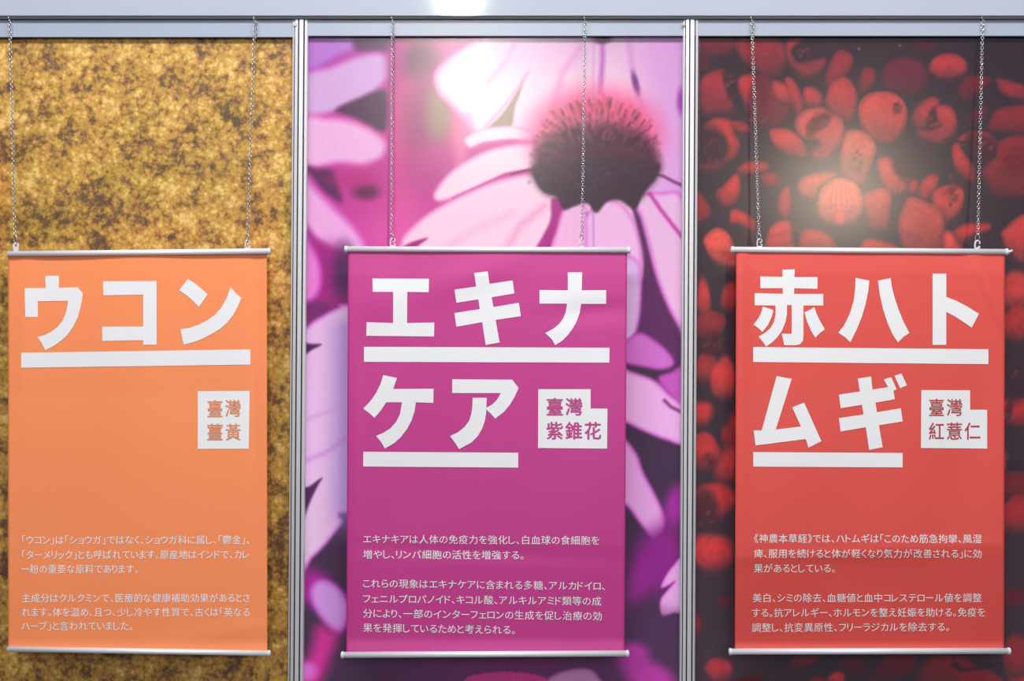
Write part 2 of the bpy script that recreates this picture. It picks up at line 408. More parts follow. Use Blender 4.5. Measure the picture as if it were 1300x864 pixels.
# --- coneflower mural
def paint_flower(cv):
    X, Y = cv.X, cv.Y
    full = (slice(None), slice(None))
    cv.mix(full, (196, 62, 148), np.ones(X.shape))
    cv.mix(full, (72, 52, 76), smooth(330, 470, Y))
    cv.mix(full, (235, 90, 160), 0.75*np.exp(-(((X-512)/20)**2 + ((Y-190)/160)**2)))
    cv.mix(full, (238, 100, 180), 0.7*np.exp(-(((X-500)/60)**2 + ((Y-300)/45)**2)))
    # left blurred flowers
    cv.poly([(386,46),(470,46),(455,62),(430,72),(386,92)], (168,72,190), 11, (190,120,212), 14)
    cv.poly([(446,52),(465,46),(494,46),(494,64),(470,66),(450,64)], (92,52,96), 6)
    cv.poly([(384,96),(418,84),(448,72),(478,67),(493,76),(492,96),(472,118),(440,134),(410,146),(384,148)], (205,110,205), 8, (216,172,224), 12)
    cv.poly([(424,140),(455,124),(484,114),(490,130),(487,165),(470,163),(448,150)], (84,52,84), 5)
    cv.poly([(384,150),(412,148),(440,151),(468,162),(489,180),(484,200),(460,210),(430,208),(384,210)], (226,95,185), 8, (240,182,228), 13)
    cv.poly([(384,210),(400,214),(420,216),(428,235),(432,256),(412,246),(396,228)], (102,48,96), 6)
    cv.ell(463, 243, 16, 10, (110,45,88), soft=0.7)
    cv.ell(448, 228, 26, 10, (188,48,130), soft=0.8, a=0.7)
    cv.poly([(384,222),(400,238),(424,262),(452,290),(466,318),(452,332),(420,318),(384,288)], (214,80,190), 9, (238,172,226), 15)
    cv.poly([(384,288),(404,306),(430,322),(446,345),(420,362),(396,350),(384,340)], (170,48,140), 8)
    cv.line([(492,46),(492,312)], (120,40,110), 1.0, 1.2, 0.75)
    # middle blur
    cv.ell(530, 76, 24, 22, (100,50,88), soft=0.7)
    cv.ell(500, 80, 12, 28, (180,52,140), soft=0.8, a=.8)
    cv.ell(535, 150, 26, 62, (150,60,112), soft=0.75, a=.85)
    cv.ell(556, 146, 17, 38, (150,122,104), soft=0.7, a=.95)
    cv.ell(560, 205, 38, 26, (196,62,138), soft=0.8, a=.8)
    cv.ell(545, 222, 40, 26, (190,64,150), soft=0.8, a=.6)
    cv.ell(583, 165, 12, 34, (222,110,150), soft=0.8, a=.8)
    # top petals
    cv.poly([(549,96),(560,80),(580,64),(606,50),(640,44),(870,44),(870,330),(700,330),(690,200),(640,172),(612,176),(596,168),(584,150),(570,134),(554,118)], (238,130,200), 5, (250,208,226), 14)
    top = np.clip(1 - (Y-46)/75, 0, 1)*smooth(590, 640, X)
    cv.mix(full, (196,150,206), 0.6*top*(Y < 130))
    rt = smooth(770, 850, X)*(Y < 330); cv.mix(full, (216,156,222), 0.85*rt)
    cv.poly([(663,100),(658,120),(652,136),(646,162),(618,164),(634,146),(648,126)], (150,125,112), 2.5)
    cv.line([(668,92),(655,112),(632,142),(615,160)], (236,150,196), 2, 2.5, 0.8)
    cv.line([(655,46),(640,78),(618,104)], (222,150,206), 3, 4, 0.7)
    cv.line([(735,60),(712,92),(700,140)], (225,140,205), 4, 6, 0.6)
    cv.line([(762,46),(763,75),(760,118)], (182,84,192), 3, 4, 0.85)
    cv.ell(762, 48, 12, 7, (78,44,78), soft=0.6)
    cv.line([(796,52),(800,82),(812,130),(822,170)], (196,110,206), 3, 5, 0.4)
    cv.ell(805, 106, 4, 15, (104,44,118), -14, 0.6, 0.85)
    cv.ell(864, 128, 6, 16, (170,70,180), soft=0.7)
    # left petals of the big flower
    cv.line([(596,168),(590,150),(586,180),(582,215)], (228,120,178), 7, 6, 0.5)
    cv.poly([(588,176),(610,164),(645,160),(672,166),(672,176),(640,178),(612,182),(596,188)], (236,140,196), 3, (252,215,232), 6)
    cv.line([(588,192),(612,182),(645,178),(672,180)], (224,84,168), 1.6, 2, 0.9)
    cv.poly([(549,246),(566,222),(590,204),(625,188),(672,182),(690,200),(688,214),(650,220),(612,236),(580,250),(556,256)], (232,120,196), 4, (250,214,230), 9)
    cv.line([(575,252),(610,236),(640,222),(674,216)], (192,58,142), 2.4, 2.2, 0.95)
    cv.line([(648,221),(672,215)], (120,40,84), 1.6, 1.5, 0.9)
    cv.poly([(508,306),(526,284),(556,262),(596,242),(640,226),(690,222),(740,258),(730,320),(690,360),(560,360),(512,330)], (236,124,196), 4, (248,208,230), 10)
    cv.line([(650,270),(600,292),(560,318)], (244,188,218), 5, 6, 0.8)
    cv.poly([(506,318),(520,308),(542,302),(530,312),(520,322)], (176,44,130), 2.5)
    cv.line([(690,262),(660,286),(640,320)], (238,160,208), 5, 6, 0.7)
    cv.poly([(700,252),(720,258),(716,282),(703,302),(694,330),(672,330),(688,300),(698,278)], (176,48,136), 3)
    # petals under the cone
    cv.poly([(716,262),(742,256),(742,330),(700,330),(704,300)], (230,110,206), 4, (244,186,226), 8)
    cv.poly([(742,276),(760,256),(784,256),(802,276),(812,305),(815,340),(812,372),(804,405),(796,432),(742,432),(742,300)], (222,96,206), 3.5, (238,186,228), 9)
    cv.line([(752,256),(753,330)], (178,110,196), 1.2, 1.5, 0.6)
    cv.poly([(800,256),(812,262),(818,292),(828,330),(842,366),(868,424),(868,470),(845,440),(820,424),(808,418),(813,372),(816,332),(811,300)], (96,50,96), 3)
    cv.poly([(802,252),(836,244),(870,262),(870,425),(862,416),(846,386),(832,350),(822,310),(812,276)], (214,84,206), 3.5, (234,184,226), 10)
    cv.line([(824,246),(838,266),(852,284),(868,304)], (196,60,160), 2.4, 2.4, 0.95)
    cv.line([(826,219),(842,224),(855,231),(872,238)], (112,34,96), 1.8, 2.2, 0.9)
    # the cone
    th = np.arctan2(Y-205, X-755)
    cv.ell(754, 172, 86, 64, (244,112,168), soft=0.30, a=0.85)
    cv.ell(754, 168, 72, 44, (232,80,120), soft=0.4, a=0.6)
    cv.poly([(676,204),(680,186),(694,172),(716,160),(744,156),(776,156),(804,164),(824,178),(834,196),(837,212),(830,228),(820,240),(808,252),(780,250),(730,250),(706,250),(690,244),(680,232),(674,220)],
            (84,50,66), 10)
    cv.poly([(675,212),(700,205),(755,200),(810,205),(836,208),(832,226),(822,238),(814,250),(806,266),(797,262),(785,254),(770,256),(756,270),(744,258),(728,262),(714,266),(706,250),(690,244),(680,232)],
            (70,52,66), 3)
    r2 = np.random.default_rng(5)
    for ring_ in range(9):                 # rows of florets over the dome
        f = 1.0 - ring_*0.085
        m = int(46*f)
        for k in range(m):
            a_ = 2*math.pi*(k + 0.5*(ring_ % 2))/m + r2.normal(0, .03)
            cx, cy = math.cos(a_), math.sin(a_)
            if cy > 0.6: continue
            ex, ey = 80*f, (74 if cy < 0 else 44)*f
            x, y = 755 + ex*cx + r2.normal(0, 1.2), 208 - 6*ring_*0.2 + ey*cy + r2.normal(0, 2.0)
            h = float(np.clip((200 - y - 0.12*(x-755))/72, 0, 1))
            hot = np.array((240, 98, 136))*h + np.array((112, 66, 84))*(1-h) + r2.normal(0, 9, 3)
            dx, dy = cx*0.8, cy - 0.15; n = math.hypot(dx, dy) + 1e-6; ln = (3 + 12*h*(0.4+0.8*r2.random()))
            if ring_ < 6 or r2.random() < .6:
                cv.line([(x, y), (x+dx/n*ln, y+dy/n*ln)], hot, 2.1, 2.2, (0.26+0.5*h)*float(np.clip((246-y)/50, 0, 1)))
            o_ = 2*math.pi*0.5/m; x1, y1 = 755+ex*math.cos(a_+o_), 208+ey*math.sin(a_+o_)
            cv.line([(x1, y1), (x1+dx/n*ln*.8, y1+dy/n*ln*.8)], (84,38,58), 1.5, 2.0, 0.55*float(np.clip((205-y1)/30, 0, 1)))
    for k in range(40):
        q = r2.normal(0, 1, 2); cv.ell(755+34*q[0], 205+24*q[1], 2.4, 2.4, (98,76,92), 0, .8, .35)

    # left strip below
    cv.ell(420, 350, 34, 36, (160,46,130), soft=0.6)
    cv.ell(436, 345, 14, 32, (92,48,98), soft=0.7)
    cv.poly([(384,300),(396,312),(406,335),(408,360),(400,378),(384,385)], (206,64,182), 6, (232,130,212), 12)
    cv.ell(400, 392, 20, 10, (120,48,110), soft=0.7)
    cv.poly([(384,425),(392,412),(410,400),(430,390),(446,386),(600,386),(600,660),(446,650),(436,664),(416,690),(398,708),(380,722),(380,455)], (206,84,204), 4, (226,184,226), 9)
    cv.poly([(380,432),(392,436),(408,437),(396,444),(380,454)], (88,42,84), 2.5)
    cv.mix(full, (168,140,214), 0.6*smooth(405, 440, X)*smooth(395, 420, Y)*(1-smooth(640, 700, Y))*(X < 480))
    cv.line([(388,532),(420,522),(440,508)], (206,150,214), 2.5, 3.5, 0.6)
    cv.line([(388,585),(415,574),(440,556)], (196,130,208), 3, 4, 0.6)
    cv.poly([(380,624),(394,617),(410,606),(404,618),(394,640),(384,668),(378,672)], (84,46,88), 2.5)
    cv.ell(396, 745, 24, 22, (160,46,140), soft=0.6)
    cv.poly([(396,748),(406,736),(422,738),(438,752),(446,775),(438,800),(424,800),(408,782),(398,764)], (190,74,190), 6, (196,140,212), 12)
    cv.poly([(406,796),(424,800),(432,806),(420,840),(404,872),(378,876),(384,850),(398,826)], (196,52,140), 13)
    cv.ell(386, 852, 18, 12, (200,110,200), soft=0.6)
    # right strip below
    cv.poly([(780,330),(808,330),(813,352),(812,400),(802,432),(780,444)], (210,100,210), 4, (218,180,224), 8)
    cv.poly([(780,438),(797,430),(812,422),(832,432),(850,448),(856,462),(842,469),(818,466),(780,456)], (176,60,170), 4, (206,112,200), 8)
    cv.poly([(836,480),(852,472),(870,466),(870,512),(850,500)], (178,62,168), 4, (196,90,186), 8)
    cv.poly([(780,464),(800,471),(830,482),(850,500),(870,520),(870,562),(846,558),(820,548),(797,537),(780,530)], (206,84,200), 3.5, (230,172,224), 9)
    cv.line([(868,524),(852,516),(844,508)], (120,40,110), 2, 2.5, 0.9)
    cv.poly([(780,548),(797,560),(810,578),(818,600),(832,626),(845,655),(842,674),(830,682),(814,664),(797,642),(780,632)], (206,80,200), 3.5, (222,158,218), 9)
    cv.ell(836, 710, 30, 46, (136,42,130), rot=25, soft=0.55)
    cv.ell(862, 640, 16, 26, (158,50,152), rot=20, soft=0.6)
    cv.ell(812, 738, 12, 30, (150,46,140), rot=20, soft=0.7, a=.8)
    cv.poly([(870,708),(856,718),(846,732),(841,745),(850,743),(858,738),(848,750),(840,762),(842,780),(856,778),(870,770)], (204,88,196), 2, (226,160,218), 6)
    cv.ell(846, 800, 50, 26, (80,52,88), soft=0.7, a=.6)
    cv.ell(806, 832, 20, 16, (172,56,152), soft=0.55)
    cv.ell(826, 858, 34, 18, (178,58,156), rot=20, soft=0.5)
    # below the banner
    cv.ell(650, 848, 140, 24, (112,50,104), soft=0.8, a=.7)
    cv.poly([(694,866),(706,856),(724,850),(746,848),(760,856),(766,878),(690,880)], (150,80,150), 3, (182,124,174), 8)
    for k in range(46):
        x = 596 + 96*k/45; h = 13*math.sqrt(max(0, 1-((x-645)/52)**2))
        cv.line([(x, 880), (x+(x-645)*0.05, 866-h+2*r2.random())], (206-20*r2.random(), 60, 128), 1.5, 1.4, 0.85)
    # thin vertical line down the upper petals
    cv.line([(752,48),(751,130)], (205,120,200), 1.0, 1.5, 0.5)
FP = print_mat('flower_print')
mural('mural', 1, post_x(1, 432) + 9.0, post_x(2, 432) - 9.5, 46, 1.6, (200, 65, 150), paint_flower, FP,
      'mural print of a pink coneflower with dark cone behind the magenta banner')

# --- red seeds mural
SEEDS = [  # cx, cy, rx, ry, rot, rgb
 (907,60,24,18,0,(112,50,62)),(890,82,10,22,0,(92,45,58)),(967,70,34,26,0,(150,58,68)),(1063,86,12,32,18,(156,58,66)),
 (1148,93,31,25,0,(108,48,66)),(1201,83,26,17,0,(190,68,76)),(1237,110,22,19,0,(118,48,62)),(1284,116,32,9,22,(158,58,66)),
 (1175,60,30,12,0,(80,44,60)),(1096,105,11,20,18,(150,58,66)),(1292,150,34,36,0,(142,54,64)),(1243,146,16,14,0,(108,48,60)),
 (905,115,25,35,0,(168,60,70)),(943,114,12,28,-14,(196,66,74)),(968,132,24,38,0,(124,50,62)),(990,119,15,20,-20,(206,72,78)),(1008,124,10,30,-20,(184,66,72)),
 (1075,128,19,33,-6,(182,66,72)),(1029,124,15,20,-25,(186,68,74)),(1025,87,24,15,-12,(170,64,72)),
 (1120,148,32,33,0,(196,74,74)),(1087,187,28,28,0,(206,104,90)),(1037,166,33,34,25,(190,76,74)),(1050,184,14,24,30,(216,86,80)),
 (1000,181,28,18,38,(208,74,76)),(911,176,25,36,-8,(192,66,70)),(938,163,13,9,20,(176,60,64)),(950,211,19,9,-8,(196,64,64)),(977,228,16,12,30,(150,62,62)),
 (934,232,8,13,20,(170,56,60)),(922,248,15,15,0,(214,70,70)),(889,262,11,24,-8,(176,58,62)),(995,260,9,22,0,(204,72,68)),(943,281,19,9,38,(204,70,68)),
 (1173,142,14,25,25,(178,66,72)),(1197,152,18,26,-6,(190,70,74)),(1182,168,20,9,-10,(196,72,74)),
 (1242,176,24,30,-20,(190,66,70)),(1222,206,13,30,-25,(200,68,70)),(1290,212,40,36,0,(148,54,60)),(1284,240,26,18,20,(160,58,62)),
 (1034,237,27,21,10,(196,96,80)),(1066,257,30,29,0,(238,120,100)),(1129,224,16,32,-30,(216,88,80)),(1106,254,23,27,0,(190,88,76)),
 (1158,237,8,12,0,(196,66,66)),(1175,238,10,22,18,(198,66,68)),(1206,257,21,27,10,(206,72,72)),(1170,278,31,30,12,(186,80,74)),
 (1239,290,24,12,-14,(200,64,66)),(1292,300,28,36,15,(204,72,72)),(1209,306,13,16,-20,(226,82,80)),(1112,312,24,9,0,(212,72,70)),
 (988,302,25,23,-10,(206,74,72)),(1035,304,28,18,12,(186,74,70)),(914,315,19,30,-38,(236,88,82)),
 (893,381,9,26,0,(206,68,70)),(925,378,10,20,0,(176,60,64)),(901,412,20,18,0,(150,54,60)),(897,468,16,19,15,(168,60,62)),(918,482,16,28,8,(226,72,72)),
 (889,526,15,18,0,(206,62,64)),(895,574,20,24,0,(196,62,64)),(925,554,10,14,0,(150,52,58)),(923,592,14,26,15,(188,62,64)),
 (908,636,24,26,20,(200,60,64)),(905,702,26,27,10,(208,62,66)),(921,765,9,10,0,(90,46,56)),(885,793,7,18,0,(128,46,54)),(915,850,18,15,0,(168,56,62)),
 (1290,370,18,28,0,(222,76,74)),(1290,412,20,24,0,(190,60,62)),(1290,522,24,18,0,(186,58,60)),(1292,618,22,22,0,(120,46,54)),(1290,655,24,24,10,(170,54,58)),
 (1288,760,14,14,0,(100,42,52)),(1290,835,16,30,0,(140,50,56)),(1022,838,17,9,-15,(110,46,56)),(1064,861,11,8,0,(196,60,62)),
 (1138,845,27,16,-25,(104,44,54)),(1203,850,34,22,0,(124,48,56)),(1245,862,32,14,10,(140,50,56)),(1085,845,20,10,0,(84,44,56)),(1330,480,30,40,0,(190,62,64)),(1335,700,28,34,0,(170,56,60)),(1335,60,24,18,0,(120,48,58)),(1340,250,24,34,0,(190,66,70)),(1340,580,22,26,0,(180,60,64))]
def paint_seeds(cv):
    X, Y = cv.X, cv.Y; full = (slice(None), slice(None))
    cv.mix(full, (66,54,62), np.ones(X.shape)*0.6)
    cv.mix(full, (112,92,84), 0.55*np.exp(-(((X-1075)/110)**2+((Y-245)/85)**2)))
    r3 = np.random.default_rng(3)
    for k in range(90):                    # seeds hidden by the banner, and dim ones deep in the pile
        x, y = r3.uniform(950, 1262), r3.uniform(340, 815)
        v = r3.uniform(0.5, 1)
        one_seed(cv, x, y, r3.uniform(14, 28), r3.uniform(18, 32), r3.uniform(-50, 50), np.array((200,66,68))*v, r3)
    for k in range(120):
        x, y = r3.uniform(886, 1360), r3.uniform(870, 1220)
        one_seed(cv, x, y, r3.uniform(14, 28), r3.uniform(18, 32), r3.uniform(-50, 50), np.array((170,56,60))*r3.uniform(.5, 1), r3)
    for s_ in SEEDS:
        if s_[1] > 330 or s_[0] > 1325: one_seed(cv, *s_, r3)
    for pts, col in PSEEDS: poly_seed(cv, T((870, 0), 2.6186, pts), col, r3)
    def crater(x, y, rx, ry, rot, c=(84,48,58), a=.9, soft=.4):
        cv.ell(x, y, rx, ry, c, rot, soft, a)
        for _ in range(10):
            q = r3.normal(0, .45, 2); cv.ell(x+q[0]*rx, y+q[1]*ry, 2.2, 3.2, np.array((112,58,64))+r3.normal(0, 12), r3.uniform(0, 90), .6, .5)
    crater(903,184,18,25,-18,(72,50,60)); crater(1040,155,17,9,-38,(96,52,56)); crater(1030,163,8,12,20,(110,56,58),.7)
    crater(1016,68,11,9,10,(62,48,60)); crater(1240,188,13,24,-20,(72,50,60)); crater(1252,185,12,14,0,(86,46,56))
    crater(1181,150,5,14,18,(76,50,60)); crater(1188,158,8,4,0,(110,48,56)); crater(962,128,13,30,8,(104,48,60),.8)
    crater(925,108,7,22,-20,(66,50,60)); crater(1290,205,18,18,0,(100,44,54),.6,.6); crater(1138,138,5,7,-30,(110,48,54),.8)
    crater(904,437,14,15,10,(78,46,54)); crater(897,645,16,25,-8,(74,48,56)); crater(1288,478,17,32,0,(66,50,60),1)
    crater(1280,525,5,20,12,(84,48,58),.8); crater(1270,545,6,14,10,(100,48,56),.7); crater(900,585,10,10,0,(96,48,56),.6)
    cv.poly([(1278,584),(1306,584),(1306,597),(1278,597)], (60,48,58), 1.5, curved=False)
    crater(1085,208,16,12,-20,(130,92,74),.7,.6); crater(1210,255,8,17,20,(182,82,76),.7,.6)
    crater(1208,240,4,14,60,(120,50,56),.6,.6); crater(1143,215,8,18,-40,(74,50,58),.7,.6)
    for dx in (-11,-5,1,7,13):
        cv.line([(1066+dx*.8,236),(1066+dx*1.25,258),(1066+dx*.7,280)], (200,72,66), 1.0, 1.6, 0.6)
    cv.ell(1066, 275, 5, 9, (226,84,74), 0, .5, .8)
    cv.line([(978,300),(1010,290),(1020,296)], (150,60,60), 2, 3, .6)
    cv.line([(1210,844),(1222,850),(1245,848),(1272,842)], (60,46,54), 2, 2, .9)
    cv.line([(1205,800),(1212,838),(1222,850)], (66,46,54), 2, 2.5, .8)
    for (x, y) in [(1089,62),(1141,58),(1265,741)]: cv.ell(x, y, 1.3, 1.3, (190,150,150), 0, .6, .6)
def poly_seed(cv, pts, col, r3, soft=None):
    col = np.asarray(col, float)
    q = spline(pts, 5); soft = soft or r3.uniform(1.6, 3.2)
    x0, y0 = q.min(0); x1, y1 = q.max(0)
    sl = cv.sub(x0-6, y0-6, x1+6, y1+6); X, Y = cv.X[sl], cv.Y[sl]
    if X.size == 0: return
    d2 = np.full(X.shape, 1e9); ins = np.zeros(X.shape, bool)
    for i in range(len(q)):
        ax, ay = q[i]; bx, by = q[(i+1) % len(q)]; ex, ey = bx-ax, by-ay; L = ex*ex+ey*ey+1e-9
        t = np.clip(((X-ax)*ex+(Y-ay)*ey)/L, 0, 1); d2 = np.minimum(d2, (X-ax-t*ex)**2+(Y-ay-t*ey)**2)
        ins ^= ((ay > Y) != (by > Y)) & (X < ax+(Y-ay)*ex/(ey if abs(ey) > 1e-9 else 1e-9))
    sd = np.where(ins, -np.sqrt(d2), np.sqrt(d2))
    v = (Y-y0)/(y1-y0)
    n = vnoise(X*1.0, Y*1.0, 4.0, 17)-0.5; n2 = vnoise(X, Y, 11.0, 23)-0.5; n3 = vnoise(X, Y, 2.2, 29)-0.5
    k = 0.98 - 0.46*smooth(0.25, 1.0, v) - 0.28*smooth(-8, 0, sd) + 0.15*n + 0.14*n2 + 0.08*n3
    bg = np.array((66,53,62))
    c = bg + (col-bg)*np.clip(k, 0, 1.25)[..., None]
    s2 = soft*(1+1.8*smooth(0.5, 1, v))
    al = (1-smooth(-1, 1, sd/s2))
    cv.c[sl] = cv.c[sl]*(1-al[..., None]) + c*al[..., None]
PSEEDS = [
 ([(750,130),(830,130),(820,175),(770,175)],(88,46,60)), ([(30,130),(150,125),(150,170),(110,190),(30,185)],(124,52,64)), ([(20,180),(70,190),(80,235),(30,240)],(98,48,60)),
 ([(165,130),(300,130),(330,170),(325,230),(290,260),(230,240),(180,190)],(150,58,68)),
 ([(650,270),(665,215),(720,190),(780,205),(805,250),(790,300),(740,320),(670,300)],(114,50,68)),
 ([(905,290),(930,255),(980,250),(1015,265),(975,310),(940,340),(910,325)],(118,50,62)),
 ([(1035,260),(1080,270),(1200,310),(1200,350),(1080,325),(1040,295)],(160,60,68)),
 ([(940,380),(1000,350),(990,400),(945,410)],(108,48,60)),
 ([(1010,400),(1060,355),(1260,350),(1260,440),(1020,440)],(148,56,64)),
 ([(985,560),(1030,520),(1040,470),(1126,450),(1260,500),(1240,640),(1060,655),(1010,630)],(150,56,62)),
 ([(340,130),(385,128),(350,165),(365,205),(420,200),(462,195),(455,230),(420,262),(370,250),(340,210),(328,165)],(176,66,74)),
 ([(590,225),(625,235),(625,275),(605,305),(580,310),(570,280)],(146,56,66)),
 ([(520,165),(552,185),(545,230),(520,260),(500,290),(470,300),(458,260),(475,210),(495,175)],(158,58,68)),
 ([(45,270),(90,235),(130,232),(140,270),(135,300),(158,340),(150,375),(100,385),(45,370)],(170,60,70)),
 ([(170,270),(190,250),(225,250),(225,330),(230,380),(205,360),(180,320)],(196,66,74)),
 ([(240,250),(275,260),(300,330),(345,340),(345,380),(320,410),(280,432),(245,410),(228,350),(225,290)],(140,52,62)),
 ([(285,270),(320,275),(352,300),(350,345),(310,345),(290,320)],(210,74,80)),
 ([(390,295),(420,290),(450,315),(452,350),(420,362),(392,345)],(192,68,76)),
 ([(330,258),(355,265),(380,310),(392,350),(385,385),(365,390),(350,350),(330,300)],(190,68,76)),
 ([(490,270),(525,255),(555,280),(570,330),(560,385),(540,412),(515,395),(480,370),(462,340),(470,300)],(192,68,74)),
 ([(575,345),(605,312),(650,303),(695,312),(728,345),(735,395),(715,450),(660,480),(600,450),(575,400)],(206,78,78)),
 ([(515,500),(530,440),(570,430),(610,450),(632,490),(620,540),(590,620),(530,600),(512,560)],(206,98,86)),
 ([(360,410),(385,370),(440,355),(490,375),(520,400),(525,450),(505,500),(460,535),(420,530),(415,500),(440,470),(380,455)],(206,84,82)),
 ([(275,440),(305,425),(345,432),(385,465),(402,500),(395,525),(350,520),(300,490)],(206,74,76)),
 ([(60,415),(100,392),(145,400),(160,440),(180,480),(170,510),(140,540),(100,568),(45,560),(45,545),(90,535),(130,510),(130,470),(110,450),(70,440)],(196,66,70)),
 ([(150,402),(200,410),(212,440),(190,448),(165,440)],(176,60,66)),
 ([(170,560),(205,538),(265,540),(270,570),(215,582),(175,580)],(190,64,66)), ([(250,580),(300,575),(315,610),(290,630),(255,610)],(152,60,62)),
 ([(100,640),(125,615),(160,580),(178,590),(178,650),(150,688),(115,680)],(208,66,68)), ([(30,635),(75,680),(80,720),(30,745)],(176,58,62)),
 ([(315,640),(340,620),(350,680),(345,725),(320,730),(305,690)],(200,70,68)), ([(150,700),(180,698),(225,730),(240,765),(215,772),(175,745),(148,740)],(204,68,68)),
 ([(275,770),(300,740),(345,735),(355,790),(365,850),(265,850)],(206,74,74)), ([(385,770),(420,760),(470,775),(505,820),(485,850),(385,845)],(186,76,70)),
 ([(370,620),(395,585),(460,570),(500,580),(450,620),(435,665),(385,655)],(206,96,80)),
 ([(740,600),(770,600),(765,645),(742,645)],(196,66,66)),
 ([(635,540),(660,522),(690,530),(700,570),(735,600),(735,640),(690,655),(655,620)],(212,84,78)),
 ([(590,650),(640,625),(680,635),(680,700),(670,760),(610,760),(595,700)],(196,84,76)),
 ([(437,670),(455,620),(500,590),(550,600),(580,630),(590,690),(570,740),(510,750),(460,740),(437,710)],(234,112,94)),
 ([(820,640),(870,615),(920,630),(922,680),(900,720),(865,745),(845,720),(825,690)],(206,72,72)), ([(780,610),(810,580),(840,590),(825,640),(800,670),(770,655)],(196,66,68)),
 ([(725,680),(745,655),(790,665),(840,690),(858,730),(860,790),(840,850),(740,850),(705,760)],(196,80,76)),
 ([(590,800),(630,795),(710,822),(690,850),(585,850)],(206,72,70)), ([(858,775),(885,772),(920,820),(900,860),(860,850)],(226,82,80)),
 ([(890,770),(925,745),(980,740),(1015,745),(1005,765),(950,785),(920,815),(900,800)],(198,64,66)),
 ([(1060,760),(1130,710),(1230,730),(1230,830),(1130,880),(1075,840),(1052,790)],(202,72,72)),
 ([(905,460),(945,437),(1000,440),(1032,470),(1010,490),(960,470),(920,470)],(190,66,70)), ([(885,490),(905,475),(925,510),(960,560),(965,600),(930,600),(895,560)],(200,68,70)),
 ([(808,215),(835,185),(890,178),(930,205),(933,240),(900,262),(850,265),(815,245)],(190,68,76)),
 ([(750,390),(775,345),(820,322),(842,340),(815,380),(810,420),(770,430)],(178,66,72)), ([(825,350),(880,355),(900,400),(890,450),(840,480),(780,460),(768,430),(820,430),(835,400)],(190,70,74)),
 ([(60,790),(100,757),(140,775),(165,830),(175,880),(140,895),(90,864),(65,820)],(236,88,82))]
def one_seed(cv, x, y, rx, ry, rot, col, r3):
    col = np.asarray(col, float)
    m = max(rx, ry)*1.5+3
    sl = cv.sub(x-m, y-m, x+m, y+m)
    X, Y = cv.X[sl]-x, cv.Y[sl]-y
    if X.size == 0: return
    r = math.radians(rot); u = (X*math.cos(r)+Y*math.sin(r))/rx; v = (-X*math.sin(r)+Y*math.cos(r))/ry
    th = np.arctan2(v, u); f1, f2, f3 = r3.uniform(0, 6.28, 3)
    q = np.sqrt(u*u+v*v)*(1+0.07*np.sin(2*th+f1)+0.05*np.sin(3*th+f2)+0.025*np.sin(5*th+f3))
    soft = 0.10 if rx > 15 else 0.2
    soft *= r3.uniform(1.2, 2.6)
    vert = Y/max(rx, ry)
    n = vnoise(cv.X[sl]+7*x, cv.Y[sl]+3*abs(y), 5.0, 17)-0.5
    n2_ = vnoise(cv.X[sl]+3*x, cv.Y[sl]+5*abs(y), 12.0, 23)-0.5
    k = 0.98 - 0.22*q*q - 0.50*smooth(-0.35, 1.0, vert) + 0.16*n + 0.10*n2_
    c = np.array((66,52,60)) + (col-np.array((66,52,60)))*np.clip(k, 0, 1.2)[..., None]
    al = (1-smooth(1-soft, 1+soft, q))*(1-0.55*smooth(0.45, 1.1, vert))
    cv.c[sl] = cv.c[sl]*(1-al[..., None]) + c*al[..., None]

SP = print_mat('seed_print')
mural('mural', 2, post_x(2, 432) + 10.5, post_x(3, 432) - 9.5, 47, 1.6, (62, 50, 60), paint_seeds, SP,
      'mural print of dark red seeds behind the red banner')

# ------------------------------------------------------------------ banners
class Banner:
    """fabric corner pixels (tl, tr, br, bl); depth profile as (py, metres in front of the wall)"""
    def __init__(s, tl, tr, br, bl, prof, waves):
        s.tl, s.tr, s.br, s.bl = map(lambda q: np.array(q, float), (tl, tr, br, bl))
        s.prof = prof; s.w = waves
        s.py = [p for p, _ in prof]; s.dd = [d for _, d in prof]
        # smooth the profile
        g = np.arange(300, 850, 1.0); v = np.interp(g, s.py, s.dd)
        k = np.exp(-np.linspace(-2, 2, 13)**2); k /= k.sum()
        vp = np.pad(v, 6, mode='edge'); s.g = g; s.v = np.convolve(vp, k, 'valid')
    def depth(s, px, py):
        d = float(np.interp(py, s.g, s.v))
        d += 0.0007*math.sin(px*0.045 + 0.6*math.sin(py*0.02)) * math.exp(-((py-575)/300)**2)
        for (cx, cy, rx, ry, a, rot) in s.w:
            u, v = px-cx, py-cy; r = math.radians(rot)
            u, v = u*math.cos(r)+v*math.sin(r), -u*math.sin(r)+v*math.cos(r)
            d += 1.6*a*math.exp(-(u/rx)**2-(v/ry)**2)
        return d
    def W(s, px, py, off=0.0):
        return P(px, py, s.depth(px, py)+off)

